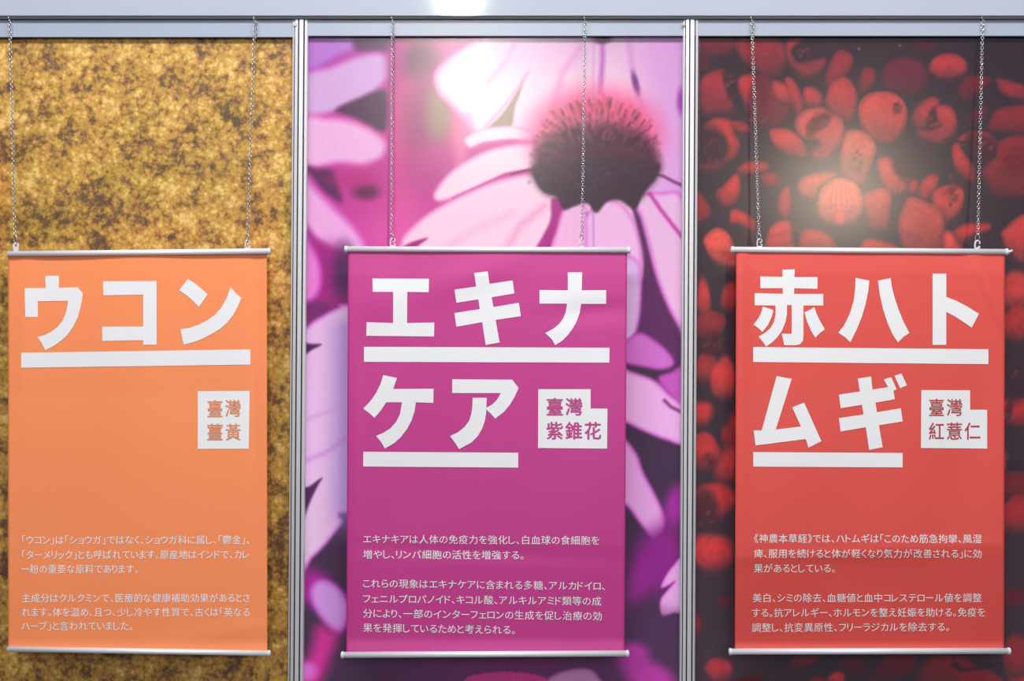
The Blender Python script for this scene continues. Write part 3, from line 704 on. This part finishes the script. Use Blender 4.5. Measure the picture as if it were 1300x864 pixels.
BAN = [
 Banner((10.2,322.5),(338.8,319),(339.4,829),(10.2,823.5),
   [(320,.052),(345,.053),(500,.056),(690,.071),(800,.081),(815,.083),(829,.090)],
   [(30,420,14,160,.0016,2),(326,420,10,200,-.0014,0),(170,420,60,300,.002,6),(300,800,60,12,.0012,-8),(90,640,60,90,-.002,20),(335,520,10,60,.0015,0),(8,600,8,300,.001,0)]),
 Banner((441.8,316.5),(796.2,317.5),(792.6,829.4),(439.6,831),
   [(318,.052),(350,.056),(380,.057),(520,.058),(690,.060),(720,.0585),(812,.0545),(829,.0625)],
   [(480,380,22,40,.003,10),(452,620,8,200,.0018,0),(600,350,70,20,.0025,-20),(760,395,60,14,-.0022,-6),(600,700,160,10,-.0014,3),(760,620,50,160,.003,10),(520,620,60,100,-.0025,20)]),
 Banner((934.5,317),(1275.8,319.8),(1274.6,826),(932.9,826.5),
   [(318,.054),(345,.058),(500,.062),(690,.071),(705,.070),(817,.0475),(826,.0545)],
   [(942,420,9,260,.002,0),(1262,380,10,80,.0032,-25),(1100,700,190,9,.0014,-3),(1000,600,60,100,.002,12),(1230,560,40,120,-.002,10),(1140,740,70,40,-.002,15)])]

def clip_grid(bm, x0, x1, y0, y1, step, toz):
    """cut a flat pixel-space mesh into pieces so that it can follow the cloth"""
    for v0, v1, n in ((x0, x1, (1, 0, 0)), (y0, y1, (0, 1, 0))):
        v = math.floor(v0/step)*step + step
        while v < v1:
            bmesh.ops.bisect_plane(bm, geom=bm.verts[:]+bm.edges[:]+bm.faces[:], plane_co=(v*n[0], v*n[1], 0), plane_no=n, dist=1e-4)
            v += step
def flat_poly(polys, ban, off, step=14):
    bm = bmesh.new()
    for q in polys:
        vs = [bm.verts.new((x, y, 0)) for x, y in q]
        for t in tessellate_polygon([[Vector((x, y, 0)) for x, y in q]]):
            bm.faces.new([vs[i] for i in t])
    xs = [v.co.x for v in bm.verts]; ys = [v.co.y for v in bm.verts]
    clip_grid(bm, min(xs), max(xs), min(ys), max(ys), step, None)
    for v in bm.verts: v.co = ban.W(v.co.x, v.co.y, off)
    bm.normal_update()
    for f in bm.faces:
        if f.normal.y > 0: f.normal_flip()
    return bm

# glyphs come from the program's own built-in fonts
GL = {}
def glyph(ch):
    if ch not in GL:
        cu = bpy.data.curves.new('glyph', 'FONT'); cu.body = ch; cu.size = 1; cu.resolution_u = 2
        ob = bpy.data.objects.new('glyph', cu); C.objects.link(ob)
        bpy.context.view_layer.update()
        me = bpy.data.meshes.new_from_object(ob.evaluated_get(bpy.context.evaluated_depsgraph_get()))
        co = np.array([v.co[:2] for v in me.vertices]); fs = [tuple(p.vertices) for p in me.polygons]
        bpy.data.objects.remove(ob); bpy.data.curves.remove(cu); bpy.data.meshes.remove(me)
        GL[ch] = (co, fs)
    return GL[ch]
def verts_faces(name, vs, fs, m, parent):
    me = bpy.data.meshes.new(name); me.from_pydata([tuple(v) for v in vs], [], fs); me.update()
    flip = [p.normal.y > 0 for p in me.polygons]
    if sum(flip) > len(flip)/2: me.flip_normals()
    return link_mesh(name, me, m, parent)

def text_line(ban, text, x0, x1, yl, yr, parent, em=12.3, name='text_line'):
    pen = 0.0; items = []
    for ch in text:
        co, fs = glyph(ch)
        lo, hi = co[:, 0].min(), co[:, 0].max()
        if ch in '、。': adv, sh = 0.5, 0.04-lo+0.02
        elif ch in '「《': adv, sh = 0.5, 0.44-hi
        elif ch in '」》': adv, sh = 0.5, 0.05-lo
        elif ord(ch) < 0x3100: adv, sh = (hi-lo)+0.14, 0.07-lo      # proportional kana
        else: adv, sh = 1.03, 0.015
        items.append((co, fs, pen+sh)); pen += adv
    ink0 = min(c[:, 0].min()+p for c, f, p in items[:2]); ink1 = max(c[:, 0].max()+p for c, f, p in items[-2:])
    k = (x1-x0)/(ink1-ink0)
    vs, fs = [], []
    for co, f, p in items:
        b = len(vs)
        for gx, gy in co:
            px = x0 + (gx+p-ink0)*k; t = (px-x0)/(x1-x0) if len(text) > 22 else (px-x0)/300
            py = yl + (yr-yl)*t - (gy-0.38)*em
            vs.append(ban.W(px, py, 0.0007))
        fs += [tuple(i+b for i in q) for q in f]
        b = len(vs); vs += [v_ + Vector((0.0002, -0.00005, 0)) for v_ in vs[b-len(co):]]
        fs += [tuple(i+b for i in q) for q in f]
    return verts_faces(name, vs, fs, M_INK, parent)

def char_box(ban, ch, x0, y0, x1, y1, m, parent, name, bold=0.5):
    co, f = glyph(ch)
    lo, hi = co.min(0), co.max(0)
    x0 += bold; x1 -= bold; y0 += bold*.6; y1 -= bold*.6
    vs, fs = [], []
    for k, (dx, dy) in enumerate([(-bold, 0), (bold, 0), (0, -bold*.6), (0, bold*.6), (0, 0)]):
        b = len(vs)
        for gx, gy in co:
            px = x0+(gx-lo[0])/(hi[0]-lo[0])*(x1-x0)+dx; py = y1-(gy-lo[1])/(hi[1]-lo[1])*(y1-y0)+dy
            vs.append(ban.W(px, py, 0.0014+k*0.00006))
        fs += [tuple(i+b for i in q) for q in f]
    return verts_faces(name, vs, fs, m, parent)

h1 = ((20,335), 6.17); h1b = ((200,335), 6.17); h2 = ((455,335), 6.171); h2b = ((640,335), 6.17); h2c = ((455,465), 6.171)
h3 = ((950,335), 6.171); h3b = ((1130,335), 6.171); h3c = ((950,465), 6.171)
HEAD = [
 [ [T(*h1, [(68,190),(235,188),(230,92),(338,92),(338,186),(485,182),(525,228),(518,290),(505,350),(485,420),(450,490),(405,555),(350,605),(290,645),(232,675),(205,622),(170,572),(230,555),(285,525),(330,490),(365,445),(390,390),(403,335),(410,288),(173,292),(173,415),(75,415)])],
   [T(*h1, [(683,135),(1103,133),(1103,632),(998,632),(998,597),(678,602),(676,490),(998,490),(998,240),(686,245)])],
   [T(*h1b, [(237,117),(290,150),(350,198),(392,238),(323,337),(285,295),(235,250),(170,205)]),
    T(*h1b, [(573,182),(612,228),(657,265),(630,330),(595,395),(545,460),(490,508),(420,550),(340,590),(270,615),(205,630),(178,510),(250,500),(330,472),(400,435),(455,392),(500,340),(540,270)])] ],
 [ [T(*h2, [(110,113),(553,115),(551,220),(383,218),(381,462),(595,458),(592,567),(62,562),(64,455),(272,462),(272,218),(112,218)])],
   [T(*h2, [(907,70),(1013,57),(1027,155),(1208,128),(1222,230),(1044,260),(1058,337),(1257,303),(1273,408),(1075,438),(1106,614),(997,634),(970,455),(768,491),(752,384),(951,353),(939,277),(768,303),(752,200),(922,176)])],
   [T(*h2b, [(499,65),(611,65),(608,206),(799,204),(799,312),(603,312),(592,380),(570,445),(540,500),(500,555),(455,600),(400,635),(375,590),(322,540),(380,510),(430,470),(460,430),(482,380),(493,310),(277,310),(277,203),(499,206)])],
   [T(*h2c, [(195,67),(302,90),(272,176),(589,174),(587,285),(450,280),(440,350),(415,425),(380,490),(335,550),(280,600),(207,642),(180,595),(138,543),(195,520),(250,485),(295,435),(325,375),(342,280),(218,280),(175,345),(125,402),(85,365),(38,330),(95,270),(140,205),(172,140)])],
   [T(*h2c, [(735,100),(1205,103),(1255,168),(1225,235),(1190,295),(1140,355),(1072,408),(1040,372),(1003,338),(1003,322),(1045,300),(1085,262),(1117,208),(735,208)]),
    T(*h2c, [(895,245),(1005,245),(1001,360),(992,420),(970,485),(935,545),(885,595),(788,647),(760,600),(718,545),(780,515),(830,475),(865,430),(885,370),(893,310)])] ],
 [ [T(*h3, [(268,44),(364,42),(361,102),(543,102),(541,194),(360,190),(359,234),(587,234),(587,325),(432,325),(432,560),(428,600),(405,628),(370,636),(282,635),(262,545),(335,547),(340,540),(340,321),(303,321),(303,390),(292,450),(265,520),(225,575),(185,615),(140,646),(115,610),(80,567),(130,540),(175,500),(200,455),(213,400),(214,325),(50,323),(50,228),(270,233),(270,189),(95,190),(93,97),(268,100)]),
    T(*h3, [(113,333),(196,360),(185,410),(155,475),(110,532),(78,500),(40,475),(75,430),(100,385)]),
    T(*h3, [(517,338),(535,390),(562,445),(600,512),(560,540),(525,577),(490,520),(460,450),(440,378),(480,360)])],
   [T(*h3, [(840,108),(948,130),(940,210),(920,310),(890,410),(850,510),(800,612),(755,570),(705,538),(750,480),(795,390),(825,290),(838,190)]),
    T(*h3, [(1016,130),(1115,110),(1125,180),(1145,260),(1175,350),(1215,450),(1262,540),(1215,570),(1173,614),(1130,550),(1090,460),(1055,350),(1030,240)])],
   [T(*h3b, [(333,75),(441,75),(440,257),(520,288),(600,330),(696,390),(640,498),(570,450),(500,405),(440,376),(440,633),(333,633)])],
   [T(*h3c, [(222,75),(340,97),(215,494),(413,470),(344,320),(437,283),(573,585),(472,635),(450,568),(57,618),(42,500),(105,500)])],
   [T(*h3c, [(857,95),(962,78),(973,180),(1095,162),(1062,102),(1120,83),(1162,178),(1137,190),(1148,256),(996,283),(1008,358),(1195,327),(1210,430),(1023,460),(1053,632),(947,653),(921,475),(723,509),(710,404),(903,376),(890,300),(723,326),(710,220),(875,196)]),
    T(*h3c, [(1145,73),(1200,55),(1243,147),(1190,170)])] ] ]
BARS = [
 [[(26.8,447.6),(317.8,443.3),(317.8,462.6),(26.8,466.6)]],
 [[(462.1,440),(773.9,441.2),(773.5,460.1),(462.1,459.1)], [(461.2,573.2),(657.9,574.4),(657.9,593.3),(461.2,591.9)]],
 [[(956.2,440.3),(1254.8,443.1),(1254.8,462),(956.2,459.3)], [(956.2,573.6),(1146.1,574.7),(1145.8,593),(956.4,592)]]]
PATCH = [
 [(251,496.3),(316.9,496),(315.8,569.4),(251,569.6)],
 [(683.4,493.8),(749.8,493.8),(749.8,518.3),(771.2,518.5),(770.7,569.2),(683,568.4)],
 [(1169.7,494.9),(1231.5,495.1),(1231.7,519.7),(1253.2,519.9),(1253.2,569.2),(1169.1,568.4)]]
PCH = [
 [('臺',263.3,507.5,282.5,529),('灣',286,507,305.6,528.7),('薑',262.9,537.3,282.9,558.4),('黃',286.4,537.3,305.6,558.6)],
 [('臺',693.9,504.8,714.9,527),('灣',717.9,504.8,739.5,527),('紫',693.7,535.2,714.9,557.6),('錐',717.6,535.2,739.1,557.6),('花',742,535.2,763.3,557.6)],
 [('臺',1179.6,505.9,1198.5,527.6),('灣',1202,505.9,1221.8,527.6),('紅',1179.3,536,1198.5,557.6),('薏',1202,536,1221.3,557.6),('仁',1224.6,536,1244.7,557.6)]]
k_ = 3.8235
def LN(ox, oy, x0, x1, yl, yr, t): return (ox+x0/k_, ox+x1/k_, oy+yl/k_, oy+yr/k_, t)
LINES = [
 [LN(0,670,108,1210,58,57,'「ウコン」は「ショウガ」ではなく、ショウガ科に属し、「鬱金」、'),
  LN(0,670,108,1208,130,128,'「ターメリック」とも呼ばれています。原産地はインドで、カレ'),
  LN(0,670,105,668,199,199,'ー粉の重要な原料であります。'),
  LN(0,670,106,1212,340,339,'主成分はクルクミンで、医療的な健康補助効果があるとさ'),
  LN(0,670,106,1212,408,408,'れます。体を温め、且つ、少し冷やす性質で、古くは「英なる'),
  LN(0,670,104,642,475,475,'ハーブ」と言われていました。')],
 [LN(450,670,42,1187,53,60,'エキナキアは人体の免疫力を強化し、白血球の食細胞を'),
  LN(450,670,42,820,127,133,'増やし、リンパ細胞の活性を増強する。'),
  LN(450,670,42,1215,268,281,'これらの現象はエキナケアに含まれる多糖、アルカドイロ、'),
  LN(450,670,42,1197,342,355,'フェニルプロパノイド、キコル酸、アルキルアミド類等の成'),
  LN(450,670,42,1200,413,427,'分により、一部のインターフェロンの生成を促し治療の効'),
  LN(450,670,42,778,483,500,'果を発揮しているためと考えられる。')],
 [LN(940,670,66,1170,50,52,'《神農本草経》では、ハトムギは「このため筋急拘攣、風湿'),
  LN(940,670,66,1170,124,124,'痺、服用を続けると体が軽くなり気力が改善される」に効'),
  LN(940,670,66,458,195,195,'果があるとしている。'),
  LN(940,670,60,1170,339,338,'美白、シミの除去、血糖値と血中コレステロール値を調整'),
  LN(940,670,56,1187,411,408,'する。抗アレルギー、ホルモンを整え妊娠を助ける。免疫を'),
  LN(940,670,56,1012,483,479,'調整し、抗変異原性、フリーラジカルを除去する。')]]
# rails: (x0, y0, x1, y1, cap on left, cap on right), in pixels
TOPR = [(10,322.4,343.8,318.8,False,True), (437,316.2,800.8,317.5,True,True), (927.6,316.8,1280.4,319.7,True,True)]
BOTR = [(9.8,823.6,343.9,828.8,False,True), (432.4,831,799,829.2,True,True), (924.8,826.8,1283.2,826,True,True)]
HOOKS = [[(20.3,'plate'),(314.2,'open')], [(498.6,'open'),(738.7,'loop')], [(964.3,'open'),(1240.6,'flat')]]
BLABEL = ['orange hanging banner headed ウコン with white square patch',
          'magenta hanging banner headed エキナケア with white stepped patch',
          'red hanging banner headed 赤ハトムギ with white stepped patch']

def rail(name, ban, r, parent, rad):
    x0, y0, x1, y1, cl, cr = r
    d = ban.depth((x0+x1)/2, y0)
    a, b = P(x0, y0, d), P(x1, y1, d)
    ax = (b-a).normalized(); cap = 0.0085
    bm = bmesh.new()
    s0 = a + ax*(cap*0.6 if cl else 0); s1 = b - ax*(cap*0.6 if cr else 0)
    # hollow looking round profile with a flat clamp slot underneath
    n = 28; prof = []
    for k in range(n):
        t = 2*math.pi*k/n; cx, cz = rad*math.cos(t), rad*math.sin(t)
        if cz < -rad*0.86: cz = -rad*0.86
        prof.append((cx, cz))
    R = []
    for p in (s0, s1):
        R.append([bm.verts.new(p + Vector((0, -cx, cz))) for cx, cz in prof])
    for k in range(n): bm.faces.new((R[0][k], R[0][(k+1) % n], R[1][(k+1) % n], R[1][k]))
    bm.faces.new(R[0][::-1]); bm.faces.new(R[1])
    bmesh.ops.recalc_face_normals(bm, faces=bm.faces)
    o = bm_obj(name, bm, M_RAIL, parent)
    for p in o.data.polygons: p.use_smooth = len(p.vertices) == 4
    for on, p, s_ in ((cl, a, 1), (cr, b, -1)):
        if not on: continue
        bm = bmesh.new(); q = []
        rr = [0.55, 0.95, 1.16, 1.16, 1.02]
        pos = [0, 0.0012, 0.003, cap*0.75, cap]
        tube(bm, [p + ax*(s_*v) for v in pos], rad, 20, rfun=lambda i: rad*rr[i])
        bmesh.ops.recalc_face_normals(bm, faces=bm.faces)
        bm_obj('end_cap', bm, M_CAP, o, smooth=True)
    return o, a, b, d

def hook(px, yrail, d, kind, parent):
    bm = bmesh.new()
    base = P(px, yrail-3.4, d)
    sc_ = S*(D-d)/D
    def q(pts): return [base + Vector((x*sc_, 0, z*sc_)) for x, z in pts]
    if kind == 'plate':
        out = [(-4,-1),(-4,8),(-3.2,10),(-1.5,11.4),(1.5,11.6),(3.4,9.6),(4,8),(4,-1)]
        hole = [(0.0+1.7*math.cos(t), 7.4+1.9*math.sin(t)) for t in np.linspace(0, 2*math.pi, 12, endpoint=False)]
        # ring of quads between the outline (12 samples) and the hole
        o12 = []
        for t in np.linspace(0, 2*math.pi, 12, endpoint=False):
            x, z = 4.0*math.cos(t), 4.2*math.sin(t); z = z+7.4 if z > 0 else 7.4+z*2.0
            o12.append((x if z > 1 or abs(x) > 3.9 else x*1.2, z))
        for yy, flip in ((-0.0012, False), (0.0012, True)):
            A = [bm.verts.new(base+Vector((x*sc_, yy, z*sc_))) for x, z in o12]
            B = [bm.verts.new(base+Vector((x*sc_, yy, z*sc_))) for x, z in hole]
            for k in range(12):
                f = (A[k], A[(k+1) % 12], B[(k+1) % 12], B[k]); bm.faces.new(f[::-1] if flip else f)
            if not flip: A0, B0 = A, B
        for k in range(12):
            bm.faces.new((A0[k], A[k], A[(k+1) % 12], A0[(k+1) % 12])); bm.faces.new((B0[k], B0[(k+1) % 12], B[(k+1) % 12], B[k]))
    elif kind == 'flat':
        pts = [(-2.8,-1),(-2.8,3),(-2.7,7),(-1.8,9.8),(0.4,10.8),(2.6,9.8),(3.2,7.4),(2.4,6.4)]
        tube(bm, q(pts), 0.0023, 8)
        tube(bm, q([(-2.8,1),(0,1.2),(2.6,1.0),(3.2,2.4),(1.6,3.6)]), 0.0022, 8)
    elif kind == 'loop':
        tube(bm, q([(-2.6,0),(-2.8,5),(-2,9.6),(1.4,10),(2.6,7),(2.4,0)]), 0.0012, 8)
        tube(bm, q([(-1.2,2),(-1,7.6),(1,7.8),(0.9,4)]), 0.0009, 6)
        box(bm, base+Vector((-3.2*sc_, -0.002, -2*sc_)), base+Vector((3.0*sc_, 0.002, 1.4*sc_)))
    else:
        tube(bm, q([(-2.9,-1),(-3,4),(-2.7,8.4),(-0.6,10.8),(2.2,10.2),(3.2,7.6),(1.6,5.8),(0,6.6)]), 0.0016, 8)
        tube(bm, q([(-2.4,1.2),(0.4,0.8),(2.8,1.2),(3.2,3.0),(1.4,3.8)]), 0.0016, 8)
        box(bm, base+Vector((-3.4*sc_, -0.002, -2*sc_)), base+Vector((3.4*sc_, 0.002, 1.0*sc_)))
    bmesh.ops.recalc_face_normals(bm, faces=bm.faces)
    o = bm_obj('hook', bm, M_HOOK, parent, smooth=(kind != 'plate'))
    return base, sc_

hook_pos = []
for bi, ban in enumerate(BAN):
    root_p = P((ban.tl[0]+ban.tr[0])/2, (ban.bl[1]+ban.br[1])/2+5, 0.055)
    root = empty('hanging_banner', root_p)
    tag(root, BLABEL[bi], 'banner', 'hanging banners')
    kids_before = set(bpy.data.objects)
    # cloth
    nu, nv = 110, 160
    vs = []; 
    for j in range(nv+1):
        v = j/nv
        for i in range(nu+1):
            u = i/nu
            q = (ban.tl*(1-u)+ban.tr*u)*(1-v) + (ban.bl*(1-u)+ban.br*u)*v
            vs.append(ban.W(q[0], q[1]))
    fs = [(j*(nu+1)+i, (j+1)*(nu+1)+i, (j+1)*(nu+1)+i+1, j*(nu+1)+i+1) for j in range(nv) for i in range(nu)]
    cl = verts_faces('fabric_sheet', vs, fs, FAB[bi], None)
    cl.data.polygons.foreach_set('use_smooth', [True]*len(cl.data.polygons))
    sm = cl.modifiers.new('thickness', 'SOLIDIFY'); sm.thickness = 0.0006; sm.offset = -1
    tr, a, b, d = rail('top_rail', ban, TOPR[bi], None, 0.0076)
    br, *_ = rail('bottom_rail', ban, BOTR[bi], None, 0.0078 if bi else 0.0068)
    for (hx, kind) in HOOKS[bi]:
        t = (hx-TOPR[bi][0])/(TOPR[bi][2]-TOPR[bi][0]); yr = TOPR[bi][1]*(1-t)+TOPR[bi][3]*t
        base, sc_ = hook(hx, yr, d, kind, tr)
        hook_pos.append((hx, yr-3.4, d, kind))
    if bi == 2:                           # broken end peg on the right end
        bm = bmesh.new(); e = P(1279.5, 319.6, d)
        tube(bm, [e, e+Vector((0.005, 0, 0.0005)), e+Vector((0.0115, 0, 0.0045))], 0.003, 10, rfun=lambda i: (0.0042, 0.0036, 0.0022)[i])
        bm_obj('end_peg', bm, M_CAP, tr, smooth=True)
    # print
    for ch in HEAD[bi]: bm_obj('heading_character', flat_poly(ch, ban, 0.0008), M_INK)
    for q in BARS[bi]: bm_obj('underline_bar', flat_poly([q], ban, 0.0008), M_INK)
    patch = bm_obj('white_patch', flat_poly([PATCH[bi]], ban, 0.0008, 12), M_INK)
    for c_ in PCH[bi]: char_box(ban, *c_, LABINK[bi], patch, 'patch_character', bold=(0.3, 0.5, 0.22)[bi])
    for (x0, x1, yl, yr, tx) in LINES[bi]: text_line(ban, tx, x0, x1, yl, yr, None)
    bpy.context.view_layer.update()
    for o in set(bpy.data.objects) - kids_before:
        if o.parent is None:
            o.parent = root; o.matrix_parent_inverse = root.matrix_world.inverted()

# ------------------------------------------------------------------ chains
def ring(bm, c, up, side, rl, rw, r, seg=12, ts=6):
    """stadium link: long axis up, wide axis side"""
    pts = [c + up*(math.cos(t)*rl) + side*(math.sin(t)*rw) for t in np.linspace(0, 2*math.pi, seg, endpoint=False)]
    nrm = up.cross(side).normalized(); R = []
    for i, p in enumerate(pts):
        out = (p-c).normalized()
        R.append([bm.verts.new(p + out*(r*math.cos(2*math.pi*k/ts)) + nrm*(r*math.sin(2*math.pi*k/ts))) for k in range(ts)])
    for i in range(seg):
        A, B = R[i], R[(i+1) % seg]
        for k in range(ts): bm.faces.new((A[k], A[(k+1) % ts], B[(k+1) % ts], B[k]))
def strand(bm, a, b, pitch=0.0063):
    L = (b-a).length; n = max(1, round(L/pitch)); up = (b-a).normalized()
    s0 = up.cross(Vector((0, 1, 0))).normalized(); f0 = up.cross(s0).normalized()
    for i in range(n):
        c = a + (b-a)*((i+0.5)/n)
        ang = math.radians(12 if i % 2 else -78)
        side = s0*math.cos(ang) + f0*math.sin(ang)
        ring(bm, c, up, side, 0.0042, 0.0033, 0.00085, 12, 6)
CH = [(12.4,18.8,None,'leftmost steel chain, holding the left end of the orange banner'),
      (323.4,314.4,(325.8,47),'steel chain holding the right end of the orange banner'),
      (498.6,497.2,None,'steel chain holding the left end of the magenta banner'),
      (742.8,739.0,None,'steel chain holding the right end of the magenta banner, crossing the flower cone'),
      (954.4,963.8,(956.2,43),'steel chain holding the left end of the red banner'),
      (1247.6,1241.4,(1249.6,40),'rightmost steel chain, holding the right end of the red banner')]
for (xt, xb, dbl, lab), (hx, hy, hd, kind) in zip(CH, hook_pos):
    dt = 0.020
    top = P(xt, 25.0, dt); hookp = P(hx - (0.6 if kind != 'plate' else 0), hy-9.6, hd)
    ru = (top-hookp).normalized()
    root = empty('hanging_chain', hookp); tag(root, lab, 'chain', 'banner chains')
    bm = bmesh.new(); strand(bm, top, P(xb, 299.5, hd-0.0005))
    o = bm_obj('link_strand', bm, M_STEEL, None, True); o['kind'] = 'stuff'
    parts = [o]
    if dbl:
        bm = bmesh.new(); strand(bm, P(dbl[0], 25, dt-0.004), P((dbl[0]*2+xt)/3-0.4, dbl[1], dt-0.001))
        o = bm_obj('doubled_strand', bm, M_STEEL, None, True); o['kind'] = 'stuff'; parts.append(o)
    bm = bmesh.new()                       # larger joining link above the hook
    A = P(xb, 297.5, hd); B = hookp; c = (A+B)/2; up = (A-B).normalized(); side = up.cross(Vector((0, 1, 0))).normalized()
    ring(bm, c, up, (side*0.85+Vector((0, 0.5, 0))).normalized(), (A-B).length/2+0.0008, 0.0052, 0.0012, 18, 8)
    parts.append(bm_obj('joining_link', bm, M_STEEL, None, True))
    bm = bmesh.new(); e = P(xt, 23.2, dt)  # eye screwed under the header beam
    ring(bm, e, Vector((0, 0, 1)), Vector((0.8, 0.6, 0)), 0.0042, 0.0036, 0.001, 14, 6)
    tube(bm, [e+Vector((0, 0, 0.004)), e+Vector((0, 0, 0.009))], 0.0012, 8)
    parts.append(bm_obj('screw_eye', bm, M_STEEL, None, True))
    bpy.context.view_layer.update()
    for o in parts: o.parent = root; o.matrix_parent_inverse = root.matrix_world.inverted()
